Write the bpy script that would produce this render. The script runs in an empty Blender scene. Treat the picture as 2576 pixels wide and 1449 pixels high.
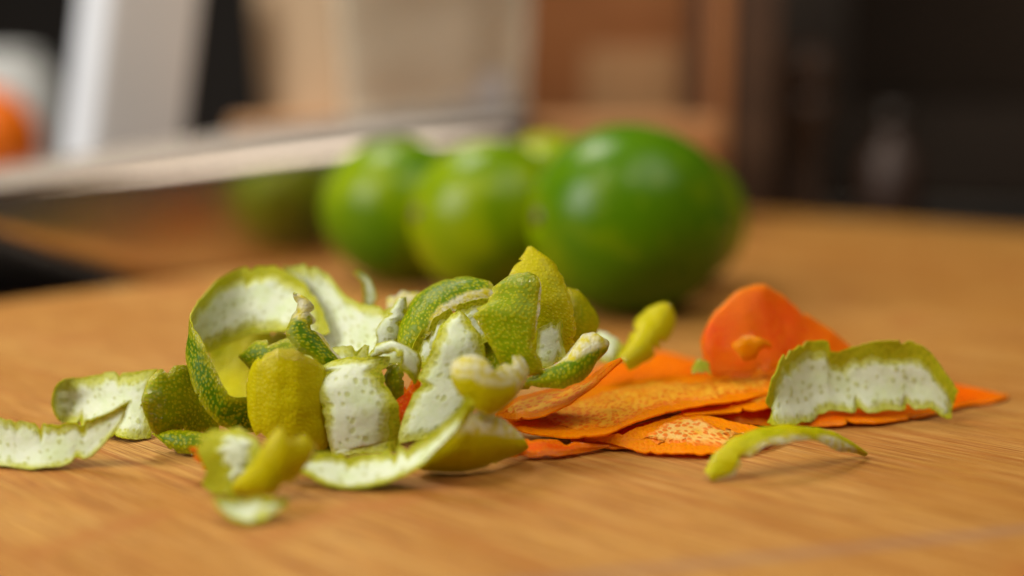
import bpy, bmesh, math, random
import numpy as np
from mathutils import Vector, Matrix, noise as mn

random.seed(7)
SC = bpy.context.scene
COL = SC.collection

# ------------------------------------------------------------------ camera
CAM_H = 0.059
F_MM = 40.0
PITCH = math.atan(461.0 / (2576.0 * F_MM / 36.0))
cam_data = bpy.data.cameras.new("camera")
cam = bpy.data.objects.new("camera", cam_data)
COL.objects.link(cam)
cam.location = (0, 0, CAM_H)
cam.rotation_euler = (math.pi / 2 - PITCH, 0, 0)
cam_data.lens = F_MM
cam_data.sensor_width = 36.0
cam_data.clip_start = 0.01
cam_data.clip_end = 20.0
cam_data.dof.use_dof = True
cam_data.dof.focus_distance = 0.1985
cam_data.dof.aperture_fstop = 4.0
SC.camera = cam

# ------------------------------------------------------------------ light
world = bpy.data.worlds.new("World")
SC.world = world
world.use_nodes = True
bg = world.node_tree.nodes["Background"]
bg.inputs[0].default_value = (1.0, 0.93, 0.84, 1)
bg.inputs[1].default_value = 0.06
SC.view_settings.view_transform = 'Standard'
SC.view_settings.look = 'None'
SC.view_settings.exposure = -0.26
SC.view_settings.gamma = 1.0


def area(name, loc, target, size, power, color, shape='SQUARE', size_y=None):
    d = bpy.data.lights.new(name, 'AREA')
    d.energy = power
    d.color = color
    d.shape = 'RECTANGLE' if size_y else shape
    d.size = size
    if size_y:
        d.size_y = size_y
    o = bpy.data.objects.new(name, d)
    COL.objects.link(o)
    o.location = loc
    o.rotation_euler = (Vector(target) - Vector(loc)).to_track_quat('-Z', 'Y').to_euler()
    return o


area("window_light", (-0.62, -0.02, 0.42), (0, 0.30, 0.02), 0.36, 6.8, (1.0, 0.985, 0.95), size_y=0.40)
area("ceiling_and_fill_light", (-0.24, 0.58, 0.72), (0, 0.25, 0.0), 0.26, 4.4, (1.0, 0.92, 0.80))
area("ceiling_and_fill_light", (0.36, 0.05, 0.80), (0, 0.50, 0.0), 0.50, 3.4, (1.0, 0.94, 0.85))  # overhead fill, added to brighten the bag and the background
area("warm_lamp", (0.05, -0.15, 0.75), (0, 0.3, 0.0), 0.035, 1.1, (1.0, 0.85, 0.62), 'DISK')
area("warm_lamp", (-0.33, -0.05, 0.75), (0, 0.3, 0.0), 0.035, 1.1, (1.0, 0.88, 0.70), 'DISK')

# ------------------------------------------------------------------ pixel -> place
FPX = 2576.0 * F_MM / 36.0          # picture coordinates: 2576 wide, 1449 high
CP, SP = math.cos(PITCH), math.sin(PITCH)


def ray(u, v):
    x = (u - 1288.0) / FPX
    y = -(v - 724.5) / FPX
    return (x, CP + y * SP, -SP + y * CP)


def at_y(u, v, ycm):
    d = ray(u, v)
    k = ycm * 0.01 / d[1]
    return Vector((d[0] * k, ycm * 0.01, CAM_H + d[2] * k))


def at_z(u, v, zcm):
    d = ray(u, v)
    k = (zcm * 0.01 - CAM_H) / d[2]
    return Vector((d[0] * k, d[1] * k, zcm * 0.01))


# ------------------------------------------------------------------ helpers
def tag(o, label=None, cat=None, group=None, kind=None):
    if label:
        o["label"] = label
    if cat:
        o["category"] = cat
    if group:
        o["group"] = group
    if kind:
        o["kind"] = kind
    return o


def mesh_obj(name, verts, faces, mat, parent=None, smooth=True, edges=()):
    me = bpy.data.meshes.new(name)
    me.from_pydata([tuple(p) for p in verts], list(edges), list(faces))
    me.update()
    if smooth:
        me.polygons.foreach_set("use_smooth", [True] * len(me.polygons))
    o = bpy.data.objects.new(name, me)
    COL.objects.link(o)
    if mat:
        me.materials.append(mat)
    if parent:
        o.parent = parent
    return o


def bm_obj(name, bm, mat, parent=None, smooth=False):
    me = bpy.data.meshes.new(name)
    bmesh.ops.recalc_face_normals(bm, faces=bm.faces)
    bm.to_mesh(me)
    bm.free()
    if smooth:
        me.polygons.foreach_set("use_smooth", [True] * len(me.polygons))
    o = bpy.data.objects.new(name, me)
    COL.objects.link(o)
    me.materials.append(mat)
    if parent:
        o.parent = parent
    return o


def box_bm(sx, sy, sz, bevel=0.0, seg=3, center=(0, 0, 0)):
    bm = bmesh.new()
    bmesh.ops.create_cube(bm, size=1.0)
    for v in bm.verts:
        v.co = Vector((v.co.x * sx + center[0], v.co.y * sy + center[1], v.co.z * sz + center[2]))
    if bevel > 0:
        bmesh.ops.bevel(bm, geom=list(bm.edges), offset=bevel, segments=seg, profile=0.6, affect='EDGES')
    return bm


def lathe_bm(profile, n=48):
    bm = bmesh.new()
    rings = []
    for r, z in profile:
        if r < 1e-6:
            rings.append([bm.verts.new((0, 0, z))])
        else:
            rings.append([bm.verts.new((r * math.cos(2 * math.pi * i / n), r * math.sin(2 * math.pi * i / n), z)) for i in range(n)])
    for a, b in zip(rings[:-1], rings[1:]):
        for i in range(n):
            j = (i + 1) % n
            if len(a) == 1 and len(b) == 1:
                continue
            if len(a) == 1:
                bm.faces.new((a[0], b[i], b[j]))
            elif len(b) == 1:
                bm.faces.new((a[i], b[0], a[j]))
            else:
                bm.faces.new((a[i], b[i], b[j], a[j]))
    return bm


# ------------------------------------------------------------------ materials
class NT:
    def __init__(self, name):
        self.m = bpy.data.materials.new(name)
        self.m.use_nodes = True
        self.t = self.m.node_tree
        self.t.nodes.clear()
        self.out = self.t.nodes.new("ShaderNodeOutputMaterial")

    def n(self, kind, **kw):
        nd = self.t.nodes.new(kind)
        for k, v in kw.items():
            if k.startswith("i_"):
                key = k[2:]
                key = int(key) if key.isdigit() else key.replace("_", " ")
                self.set(nd, key, v)
            else:
                setattr(nd, k, v)
        return nd

    def set(self, nd, key, v):
        if isinstance(v, bpy.types.NodeSocket):
            self.t.links.new(v, nd.inputs[key])
        else:
            nd.inputs[key].default_value = v

    def math(self, op, a, b=None, clamp=False):
        nd = self.t.nodes.new("ShaderNodeMath")
        nd.operation = op
        nd.use_clamp = clamp
        self.set(nd, 0, a)
        if b is not None:
            self.set(nd, 1, b)
        return nd.outputs[0]

    def ramp(self, fac, p0, p1, smooth=True):
        nd = self.t.nodes.new("ShaderNodeMapRange")
        nd.interpolation_type = 'SMOOTHSTEP' if smooth else 'LINEAR'
        self.set(nd, 0, fac)
        nd.inputs[1].default_value = p0
        nd.inputs[2].default_value = p1
        nd.inputs[3].default_value = 0.0
        nd.inputs[4].default_value = 1.0
        return nd.outputs[0]

    def mix(self, fac, a, b, blend='MIX'):
        nd = self.t.nodes.new("ShaderNodeMix")
        nd.data_type = 'RGBA'
        nd.blend_type = blend
        self.set(nd, 0, fac)
        for k, v in ((6, a), (7, b)):
            if isinstance(v, tuple):
                v = (v[0], v[1], v[2], 1.0)
            self.set(nd, k, v)
        return nd.outputs[2]

    def bsdf(self, **kw):
        nd = self.t.nodes.new("ShaderNodeBsdfPrincipled")
        for k, v in kw.items():
            key = k.replace("_", " ")
            if isinstance(v, tuple) and len(v) == 3 and key in ("Base Color", "Sheen Tint", "Specular Tint"):
                v = (v[0], v[1], v[2], 1.0)
            self.set(nd, key, v)
        return nd

    def done(self, shader):
        self.t.links.new(shader, self.out.inputs[0])
        return self.m


def simple(name, color, rough=0.5, metal=0.0, var=0.12, scale=30.0, bump=0.0, spec=0.5):
    k = NT(name)
    tc = k.n("ShaderNodeTexCoord")
    nz = k.n("ShaderNodeTexNoise", i_Vector=tc.outputs["Object"], i_Scale=scale, i_Detail=5.0)
    dark = tuple(c * (1 - var) for c in color)
    lite = tuple(min(1, c * (1 + var)) for c in color)
    c = k.mix(nz.outputs[0], dark, lite)
    b = k.bsdf(Base_Color=c, Roughness=rough, Metallic=metal, Specular_IOR_Level=spec)
    if bump:
        bp = k.n("ShaderNodeBump", i_Height=nz.outputs[0], i_Strength=bump, i_Distance=0.001)
        k.set(b, "Normal", bp.outputs[0])
    return k.done(b.outputs[0])


def rind_material(name, dark, mid, lite, gland, inner, bare_col, gscale=13.5, transl=(0.6, 0.62, 0.02), gland_amt=0.6, tw=0.36, bumpd=0.00018, spec=0.18, moist=0.0):
    """Coloured outer skin of a citrus peel, with oil glands; attribute pk: R 1 = outer face, G = edge nearness, B = shaved patch."""
    k = NT(name)
    uv = k.n("ShaderNodeUVMap")
    at = k.n("ShaderNodeAttribute", attribute_name="pk")
    sep = k.n("ShaderNodeSeparateColor", i_0=at.outputs["Color"])
    outer, edge, bare = sep.outputs[0], sep.outputs[1], sep.outputs[2]
    tint = k.n("ShaderNodeAttribute", attribute_name="tint", attribute_type='OBJECT').outputs["Fac"]
    n1 = k.n("ShaderNodeTexNoise", i_Vector=uv.outputs[0], i_Scale=0.9, i_Detail=3.0)
    n2 = k.n("ShaderNodeTexNoise", i_Vector=uv.outputs[0], i_Scale=7.0, i_Detail=4.0)
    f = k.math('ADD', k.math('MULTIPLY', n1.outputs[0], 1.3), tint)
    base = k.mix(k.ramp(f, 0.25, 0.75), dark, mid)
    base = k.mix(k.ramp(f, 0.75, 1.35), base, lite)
    base = k.mix(k.math('MULTIPLY', n2.outputs[0], 0.25), base, dark)
    wob = k.n("ShaderNodeTexNoise", i_Vector=uv.outputs[0], i_Scale=6.0, i_Detail=2.0)
    uvw = k.n("ShaderNodeVectorMath", operation='MULTIPLY_ADD')
    k.set(uvw, 0, wob.outputs[1]); uvw.inputs[1].default_value = (0.014, 0.014, 0); k.set(uvw, 2, uv.outputs[0])
    vo = k.n("ShaderNodeTexVoronoi", voronoi_dimensions='2D', i_Vector=uvw.outputs[0], i_Scale=gscale, i_Randomness=0.8)
    gv = k.n("ShaderNodeSeparateColor", i_0=vo.outputs["Color"]).outputs[0]
    dot = k.math('SUBTRACT', 1.0, k.ramp(k.math('ADD', vo.outputs["Distance"], k.math('MULTIPLY', k.math('SUBTRACT', gv, 0.5), 0.24)), 0.18, 0.44), clamp=True)
    col = k.mix(k.math('MULTIPLY', k.math('MULTIPLY', dot, gland_amt), k.math('ADD', 0.55, k.math('MULTIPLY', gv, 0.55))), base, gland)
    col = k.mix(k.math('MULTIPLY', edge, 0.45), col, lite)
    barem = k.ramp(k.math('ADD', bare, k.math('MULTIPLY', k.math('SUBTRACT', n2.outputs[0], 0.5), 1.3)), 0.25, 0.75)
    barecol = k.mix(k.ramp(n2.outputs[0], 0.35, 0.7), bare_col, lite)
    col = k.mix(barem, col, barecol)
    innercol = k.mix(k.math('MULTIPLY', dot, 0.55), inner, mid)
    col = k.mix(outer, innercol, col)
    hgt = k.math('ADD', k.math('MULTIPLY', dot, 0.5), k.math('MULTIPLY', n2.outputs[0], 0.9))
    bp = k.n("ShaderNodeBump", i_Height=hgt, i_Strength=0.6, i_Distance=bumpd)
    rg = k.math('ADD', 0.24, k.math('MULTIPLY', n2.outputs[0], 0.25))
    wet = k.math('MULTIPLY', k.ramp(k.math('ADD', edge, k.math('MULTIPLY', n1.outputs[0], 0.9)), 0.95, 1.5), outer)
    wet = k.math('MAXIMUM', wet, k.ramp(k.math('ADD', at.outputs['Alpha'], k.math('MULTIPLY', k.math('SUBTRACT', n2.outputs[0], 0.5), 1.2)), 0.35, 0.6))
    wet = k.math('MAXIMUM', wet, moist)
    bpw = k.n("ShaderNodeBump", i_Height=n2.outputs[0], i_Strength=1.0, i_Distance=0.0016)
    b = k.bsdf(Base_Color=col, Roughness=rg, Normal=bp.outputs[0], Subsurface_Weight=0.15, Subsurface_Scale=0.0008,
               Specular_IOR_Level=spec, Coat_Weight=wet, Coat_Roughness=0.06)
    k.set(b, 'Coat Normal', bpw.outputs[0])
    b.inputs["Subsurface Radius"].default_value = (1.0, 0.8, 0.2)
    tr = k.n("ShaderNodeBsdfTranslucent", i_Color=(transl[0], transl[1], transl[2], 1))
    ms = k.n("ShaderNodeMixShader", i_0=tw, i_1=b.outputs[0], i_2=tr.outputs[0])
    return k.done(ms.outputs[0])


def pith_material(name, white, tone, edgecol, dotcol, dscale, amount, transl, lo=0.12, hi=0.30, thr=0.15):
    """White inner side of a peel: spongy pale ground, gland dots showing through, yellow and densely dotted towards the cut edge."""
    k = NT(name)
    uv = k.n("ShaderNodeUVMap")
    at = k.n("ShaderNodeAttribute", attribute_name="pk")
    sep = k.n("ShaderNodeSeparateColor", i_0=at.outputs["Color"])
    edge, bare = sep.outputs[1], sep.outputs[2]
    n1 = k.n("ShaderNodeTexNoise", i_Vector=uv.outputs[0], i_Scale=2.2, i_Detail=5.0, i_Roughness=0.6)
    n2 = k.n("ShaderNodeTexNoise", i_Vector=uv.outputs[0], i_Scale=14.0, i_Detail=5.0, i_Roughness=0.65)
    n1c = k.math('SUBTRACT', n1.outputs[0], 0.5)
    n2c = k.math('SUBTRACT', n2.outputs[0], 0.5)

    def dots(scale, lo, hi, rnd):
        vo = k.n("ShaderNodeTexVoronoi", voronoi_dimensions='2D', i_Vector=uv.outputs[0], i_Scale=scale, i_Randomness=rnd)
        dd = k.math('ADD', vo.outputs["Distance"], k.math('MULTIPLY', n2c, 0.07))
        sc = k.n("ShaderNodeSeparateColor", i_0=vo.outputs["Color"])
        dd = k.math('ADD', dd, k.math('MULTIPLY', k.math('SUBTRACT', sc.outputs[1], 0.5), 0.16))
        return k.math('SUBTRACT', 1.0, k.ramp(dd, lo, hi), clamp=True), sc.outputs[0]
    da, ra = dots(dscale, lo, hi, 0.9)
    db, rb = dots(dscale * 1.9, 0.16, 0.44, 0.85)
    ew = k.math('ADD', edge, k.math('MULTIPLY', n1c, 0.9))
    e2 = k.ramp(ew, 0.15, 1.0)
    vis = k.ramp(k.math('ADD', ra, k.math('MULTIPLY', e2, 0.4)), thr, thr + 0.55)
    pl = k.n("ShaderNodeAttribute", attribute_name="pale", attribute_type='OBJECT').outputs["Fac"]
    wh = k.mix(pl, white, tuple(min(1, 0.3 * c + 0.7 * d) for c, d in zip(white, (0.98, 0.80, 0.34))))
    col = k.mix(k.ramp(n1.outputs[0], 0.35, 0.72), wh, k.mix(pl, tone, white))
    col = k.mix(k.ramp(n2.outputs[0], 0.5, 0.85), col, tuple(0.6 * t + 0.4 * e for t, e in zip(tone, edgecol)))
    col = k.mix(k.math('MULTIPLY', e2, 0.85), col, edgecol)
    fine = k.math('MULTIPLY', db, k.ramp(k.math('ADD', ew, k.math('MULTIPLY', rb, 0.5)), 0.45, 1.0))
    col = k.mix(k.math('MULTIPLY', fine, 0.8), col, tuple(0.65 * e + 0.35 * d for e, d in zip(edgecol, dotcol)))
    col = k.mix(k.math('MULTIPLY', bare, 0.9), col, edgecol)
    dot = k.math('MULTIPLY', da, vis)
    col = k.mix(k.math('MULTIPLY', dot, amount), col, dotcol)
    hgt = k.math('SUBTRACT', n2.outputs[0], k.math('ADD', k.math('MULTIPLY', dot, 0.6), k.math('MULTIPLY', fine, 0.3)))
    bp = k.n("ShaderNodeBump", i_Height=hgt, i_Strength=0.5, i_Distance=0.0003)
    b = k.bsdf(Base_Color=col, Roughness=0.45, Normal=bp.outputs[0], Subsurface_Weight=0.15, Subsurface_Scale=0.0008,
               Specular_IOR_Level=0.25)
    b.inputs["Subsurface Radius"].default_value = (1.0, 0.9, 0.5)
    tr = k.n("ShaderNodeBsdfTranslucent", i_Color=(transl[0], transl[1], transl[2], 1))
    ms = k.n("ShaderNodeMixShader", i_0=0.34, i_1=b.outputs[0], i_2=tr.outputs[0])
    return k.done(ms.outputs[0])


M = {}
M['lime_rind'] = rind_material("lime_rind", (0.055, 0.17, 0.0), (0.27, 0.36, 0.0), (0.72, 0.60, 0.0), (0.76, 0.66, 0.01),
                               (0.55, 0.54, 0.02), (0.84, 0.80, 0.56))
M['lime_pith'] = pith_material("lime_pith", (0.88, 0.94, 0.74), (0.78, 0.89, 0.54), (0.60, 0.60, 0.03), (0.48, 0.50, 0.06), 5.4, 0.62,
                               (0.85, 0.9, 0.6))
M['orange_rind'] = rind_material("orange_rind", (0.88, 0.09, 0.0), (1.0, 0.23, 0.0), (1.0, 0.42, 0.0), (1.0, 0.34, 0.0),
                                 (1.0, 0.34, 0.0), (0.90, 0.46, 0.06), gscale=11.0, transl=(0.95, 0.22, 0.0), gland_amt=0.5, bumpd=0.00018, spec=0.08, moist=0.22)
M['orange_pith'] = pith_material("orange_pith", (1.0, 0.60, 0.04), (1.0, 0.46, 0.005), (0.98, 0.31, 0.0), (0.90, 0.20, 0.0), 7.5, 0.85,
                                 (0.95, 0.3, 0.01), lo=0.20, hi=0.44, thr=-0.4)


def lime_skin():
    k = NT("lime_skin")
    tc = k.n("ShaderNodeTexCoord")
    tint = k.n("ShaderNodeAttribute", attribute_name="tint", attribute_type='OBJECT').outputs["Fac"]
    n1 = k.n("ShaderNodeTexNoise", i_Vector=tc.outputs["Object"], i_Scale=42.0, i_Detail=4.0)
    n2 = k.n("ShaderNodeTexNoise", i_Vector=tc.outputs["Object"], i_Scale=260.0, i_Detail=3.0)
    ex = k.n("ShaderNodeSeparateXYZ", i_0=tc.outputs["Object"])
    tip = k.ramp(k.math('ABSOLUTE', ex.outputs[0]), 0.012, 0.032)
    f = k.math('ADD', k.math('ADD', k.math('MULTIPLY', n1.outputs[0], 1.5), tint), k.math('MULTIPLY', tip, 0.30))
    f = k.math('SUBTRACT', f, 0.60)
    c = k.mix(k.ramp(f, 0.3, 0.75), (0.065, 0.165, 0.0), (0.20, 0.29, 0.0))
    c = k.mix(k.ramp(f, 0.75, 1.25), c, (0.42, 0.38, 0.0))
    c = k.mix(k.math('MULTIPLY', k.ramp(n2.outputs[0], 0.55, 0.75), 0.25), c, (0.30, 0.36, 0.01))
    vo = k.n("ShaderNodeTexVoronoi", i_Vector=tc.outputs["Object"], i_Scale=1100.0)
    bp = k.n("ShaderNodeBump", i_Height=vo.outputs["Distance"], i_Strength=0.10, i_Distance=0.0003)
    b = k.bsdf(Base_Color=c, Roughness=0.27, Normal=bp.outputs[0], Subsurface_Weight=0.12, Subsurface_Scale=0.003, Specular_IOR_Level=0.2)
    b.inputs["Subsurface Radius"].default_value = (0.8, 1.0, 0.15)
    return k.done(b.outputs[0])


M['lime_skin'] = lime_skin()
M['orange_skin'] = simple("orange_skin", (0.85, 0.17, 0.004), 0.4, bump=0.2, scale=300)


C0 = at_z(1790, 524, 0.0)
ang = math.atan2(-0.655, 0.755)


def board_local(p):
    d = Vector((p.x - C0.x, p.y - C0.y))
    return Vector((d.x * math.cos(ang) + d.y * math.sin(ang), -d.x * math.sin(ang) + d.y * math.cos(ang)))


_a, _b = board_local(at_z(1480, 1449, 0)), board_local(at_z(2576, 1332, 0))
_n = Vector((-(_b - _a).y, (_b - _a).x)).normalized()
STREAK = (_n.x, _n.y, -_n.dot(_a))


def bamboo():
    k = NT("bamboo")
    tc = k.n("ShaderNodeTexCoord")
    sx = k.n("ShaderNodeSeparateXYZ", i_0=tc.outputs["Object"])
    # long laminated strips: one tone for each strip
    strip = k.math('FLOOR', k.math('DIVIDE', sx.outputs[1], 0.021))
    wn = k.n("ShaderNodeTexWhiteNoise", noise_dimensions='1D', i_W=strip)
    m1 = k.n("ShaderNodeMapping", i_Vector=tc.outputs["Object"], i_Scale=(14.0, 520.0, 200.0))
    g1 = k.n("ShaderNodeTexNoise", i_Vector=m1.outputs[0], i_Scale=1.0, i_Detail=5.0, i_Roughness=0.6)
    m2 = k.n("ShaderNodeMapping", i_Vector=tc.outputs["Object"], i_Scale=(50.0, 2600.0, 200.0))
    g2 = k.n("ShaderNodeTexNoise", i_Vector=m2.outputs[0], i_Scale=1.0, i_Detail=3.0, i_Roughness=0.7)
    m3 = k.n("ShaderNodeMapping", i_Vector=tc.outputs["Object"], i_Scale=(12.0, 40.0, 20.0))
    g3 = k.n("ShaderNodeTexNoise", i_Vector=m3.outputs[0], i_Scale=1.0, i_Detail=4.0)
    base = k.mix(k.ramp(g3.outputs[0], 0.3, 0.7), (0.41, 0.18, 0.024), (0.54, 0.285, 0.064))
    base = k.mix(k.math('MULTIPLY', wn.outputs[0], 0.4), base, (0.38, 0.135, 0.018))
    base = k.mix(k.math('MULTIPLY', k.ramp(g1.outputs[0], 0.42, 0.70), 0.75), base, (0.36, 0.115, 0.014))
    base = k.mix(k.math('MULTIPLY', k.ramp(g2.outputs[0], 0.49, 0.60), 0.70), base, (0.20, 0.05, 0.004))
    base = k.mix(k.math('MULTIPLY', k.ramp(g2.outputs[0], 0.48, 0.30), 0.6), base, (0.70, 0.43, 0.15))
    # bamboo nodes: short darker rows across each strip
    off = k.math('MULTIPLY', wn.outputs[0], 0.27)
    xm = k.math('ADD', sx.outputs[0], off)
    wob = k.math('MULTIPLY', k.math('SUBTRACT', g1.outputs[0], 0.5), 0.006)
    xq = k.math('PINGPONG', k.math('ADD', xm, wob), 0.115)
    node = k.math('SUBTRACT', 1.0, k.ramp(xq, 0.0, 0.0045), clamp=True)
    base = k.mix(k.math('MULTIPLY', node, 0.45), base, (0.36, 0.11, 0.02))
    # a greyish streak running across the grain
    nx, ny, nc = STREAK
    ln = k.math('ADD', k.math('ADD', k.math('MULTIPLY', sx.outputs[0], nx), k.math('MULTIPLY', sx.outputs[1], ny)), nc)
    lw = k.math('SUBTRACT', 1.0, k.ramp(k.math('ABSOLUTE', k.math('ADD', ln, k.math('MULTIPLY', wob, 0.5))), 0.0004, 0.0026), clamp=True)
    base = k.mix(k.math('MULTIPLY', lw, 0.5), base, (0.27, 0.15, 0.10))
    hgt = k.math('ADD', g2.outputs[0], k.math('MULTIPLY', g1.outputs[0], 0.6))
    bp = k.n("ShaderNodeBump", i_Height=hgt, i_Strength=0.6, i_Distance=0.0005)
    rg = k.math('ADD', 0.42, k.math('MULTIPLY', g1.outputs[0], 0.25))
    b = k.bsdf(Base_Color=base, Roughness=rg, Normal=bp.outputs[0], Specular_IOR_Level=0.25)
    return k.done(b.outputs[0])


M['bamboo'] = bamboo()


def steel():
    k = NT("polished_steel")
    tc = k.n("ShaderNodeTexCoord")
    m = k.n("ShaderNodeMapping", i_Vector=tc.outputs["Object"], i_Scale=(4.0, 4.0, 300.0))
    nz = k.n("ShaderNodeTexNoise", i_Vector=m.outputs[0], i_Scale=3.0, i_Detail=4.0)
    rg = k.math('ADD', 0.12, k.math('MULTIPLY', nz.outputs[0], 0.14))
    b = k.bsdf(Base_Color=(0.66, 0.56, 0.47), Metallic=1.0, Roughness=rg)
    return k.done(b.outputs[0])


def wood(name, a, b_, scale=1.0, rough=0.45):
    k = NT(name)
    tc = k.n("ShaderNodeTexCoord")
    m = k.n("ShaderNodeMapping", i_Vector=tc.outputs["Object"], i_Scale=(6.0 * scale, 60.0 * scale, 60.0 * scale))
    nz = k.n("ShaderNodeTexNoise", i_Vector=m.outputs[0], i_Scale=1.0, i_Detail=6.0)
    c = k.mix(k.ramp(nz.outputs[0], 0.3, 0.7), a, b_)
    bp = k.n("ShaderNodeBump", i_Height=nz.outputs[0], i_Strength=0.2, i_Distance=0.001)
    bs = k.bsdf(Base_Color=c, Roughness=rough, Normal=bp.outputs[0])
    return k.done(bs.outputs[0])


M['steel'] = steel()
M['steel_inside'] = simple("brushed_steel_inside", (0.36, 0.32, 0.285), 0.38, metal=1.0, var=0.1)
M['counter'] = simple("dark_counter", (0.014, 0.013, 0.013), 0.45, var=0.4, scale=80)
M['backdrop'] = simple("dark_wall", (0.020, 0.014, 0.010), 0.8, var=0.3, scale=8)
M['white_card'] = simple("white_card", (0.82, 0.83, 0.86), 0.6, var=0.04)
M['grey_card'] = simple("grey_card", (0.66, 0.62, 0.59), 0.6, var=0.05)
M['kraft'] = simple("kraft_paper", (0.50, 0.35, 0.21), 0.8, var=0.07, scale=60, bump=0.3)
M['cream'] = simple("cream_paper", (0.88, 0.77, 0.60), 0.7, var=0.05, scale=60, bump=0.3)
M['label_grey'] = simple("grey_print", (0.52, 0.53, 0.56), 0.7, var=0.1)
M['ceramic'] = simple("white_ceramic", (0.66, 0.67, 0.65), 0.25, var=0.03)
M['brown_wood'] = wood("brown_wood", (0.42, 0.19, 0.07), (0.52, 0.27, 0.11))
M['red_wood'] = wood("red_wood", (0.34, 0.12, 0.035), (0.42, 0.17, 0.055))
M['tan_wood'] = wood("tan_wood", (0.52, 0.29, 0.13), (0.58, 0.34, 0.17))
M['dark_wood'] = wood("dark_wood", (0.055, 0.025, 0.012), (0.09, 0.042, 0.02))
M['black'] = simple("black_plastic", (0.030, 0.019, 0.012), 0.4, var=0.3)
M['black_glass'] = simple("dark_glass", (0.022, 0.014, 0.009), 0.12, var=0.2)
M['dark_steel'] = simple("dark_steel", (0.16, 0.14, 0.12), 0.4, metal=0.9, var=0.2)

# ------------------------------------------------------------------ setting
cnt = bm_obj("counter", box_bm(2.4, 1.9, 0.03, 0.002, 2, (0, 0.70, -0.0265 - 0.015)), M['counter'])
tag(cnt, kind="structure")
wl = bm_obj("wall_back", box_bm(2.6, 0.04, 1.3, 0.0, 1, (0, 1.45, 0.55)), M['backdrop'])
tag(wl, kind="structure")

# ------------------------------------------------------------------ chopping board (rounded slab, rotated; grain along local x)
C0 = at_z(1790, 524, 0.0)
ang = math.atan2(-0.655, 0.755)
LX, LY, TH = 0.44, 0.58, 0.026


def rounded_slab(lx, ly, th, r, bev, n=10, nb=4):
    pts = []
    for cx, cy, a0 in ((lx - r, -r, 0), (r, -r, 90), (r, -ly + r, 180), (lx - r, -ly + r, 270)):
        for i in range(n + 1):
            a = math.radians(a0 + 90 * i / n)
            pts.append((cx, cy, math.cos(a), math.sin(a)))
    verts, faces, rings = [], [], []
    prof = [(-bev + bev * math.sin(math.pi / 2 * i / nb), -bev + bev * math.cos(math.pi / 2 * i / nb)) for i in range(nb + 1)]
    prof += [(-bev + bev * math.cos(math.pi / 2 * i / nb), -th + bev - bev * math.sin(math.pi / 2 * i / nb)) for i in range(nb + 1)]
    for off, z in prof:
        ring = []
        for cx, cy, dx, dy in pts:
            ring.append(len(verts))
            verts.append((cx + dx * (r + off), cy + dy * (r + off), z))
        rings.append(ring)
    m = len(pts)
    for a, b in zip(rings[:-1], rings[1:]):
        for i in range(m):
            j = (i + 1) % m
            faces.append((a[i], b[i], b[j], a[j]))
    faces.append(tuple(rings[0]))
    faces.append(tuple(reversed(rings[-1])))
    return verts, faces


v_, f_ = rounded_slab(LX, LY, TH, 0.012, 0.003)
board = mesh_obj("chopping_board", v_, f_, M['bamboo'], smooth=False)
board.location = (C0.x, C0.y, 0)
board.rotation_euler = (0, 0, ang)
tag(board, "large honey coloured bamboo chopping board under all the peels and limes", "chopping board")

# ------------------------------------------------------------------ whole limes
def lime(u, y, radii, tint, label, tiltz, tilty=0.0):
    """An oval lime, slightly pointed at the blossom end, with a stem scar at the other end; long axis local x."""
    n, mseg = 48, 72
    rx, ry, rz = [r * 0.01 for r in radii]
    bm = bmesh.new()
    rings = []
    for i in range(n + 1):
        a = math.pi * i / n
        c, s = math.cos(a), math.sin(a)
        prof = s * (1 - 0.03 * c)
        x = c * rx
        if c > 0.93:
            x += rx * 0.075 * ((c - 0.93) / 0.07) ** 1.3
        if c < -0.965:
            x += rx * 0.05 * ((-c - 0.965) / 0.035)
        if i in (0, n):
            rings.append([bm.verts.new((x, 0, 0))])
        else:
            ring = []
            for j in range(mseg):
                b = 2 * math.pi * j / mseg
                w = 1 + 0.012 * mn.noise(Vector((c * 2 + tiltz * 5, math.cos(b) * s * 2, math.sin(b) * s * 2)))
                ring.append(bm.verts.new((x, prof * ry * math.cos(b) * w, prof * rz * math.sin(b) * w)))
            rings.append(ring)
    for a, b in zip(rings[:-1], rings[1:]):
        for j in range(mseg):
            k = (j + 1) % mseg
            if len(a) == 1:
                bm.faces.new((a[0], b[j], b[k]))
            elif len(b) == 1:
                bm.faces.new((a[j], b[0], a[k]))
            else:
                bm.faces.new((a[j], b[j], b[k], a[k]))
    o = bm_obj("lime", bm, M['lime_skin'], smooth=True)
    o.rotation_euler = (0, tilty, tiltz)
    R = Matrix.Rotation(tiltz, 3, 'Z') @ Matrix.Rotation(tilty, 3, 'Y')
    zmin = min((R @ v.co).z for v in o.data.vertices)
    d = ray(u, 600)
    o.location = (d[0] / d[1] * y * 0.01, y * 0.01, -zmin - 0.0002)
    o["tint"] = tint
    # stem scar
    sc = lathe_bm([(0.0, 0.0012), (0.0012, 0.0013), (0.0022, 0.0006), (0.0026, 0.0)], 16)
    st = bm_obj("stem_scar", sc, M['dark_wood'], o, smooth=True)
    st.location = (-rx * 0.955, 0, 0)
    st.rotation_euler = (0, -math.pi / 2, 0)
    tag(o, label, "lime", "whole limes behind the peels")
    return o


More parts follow.
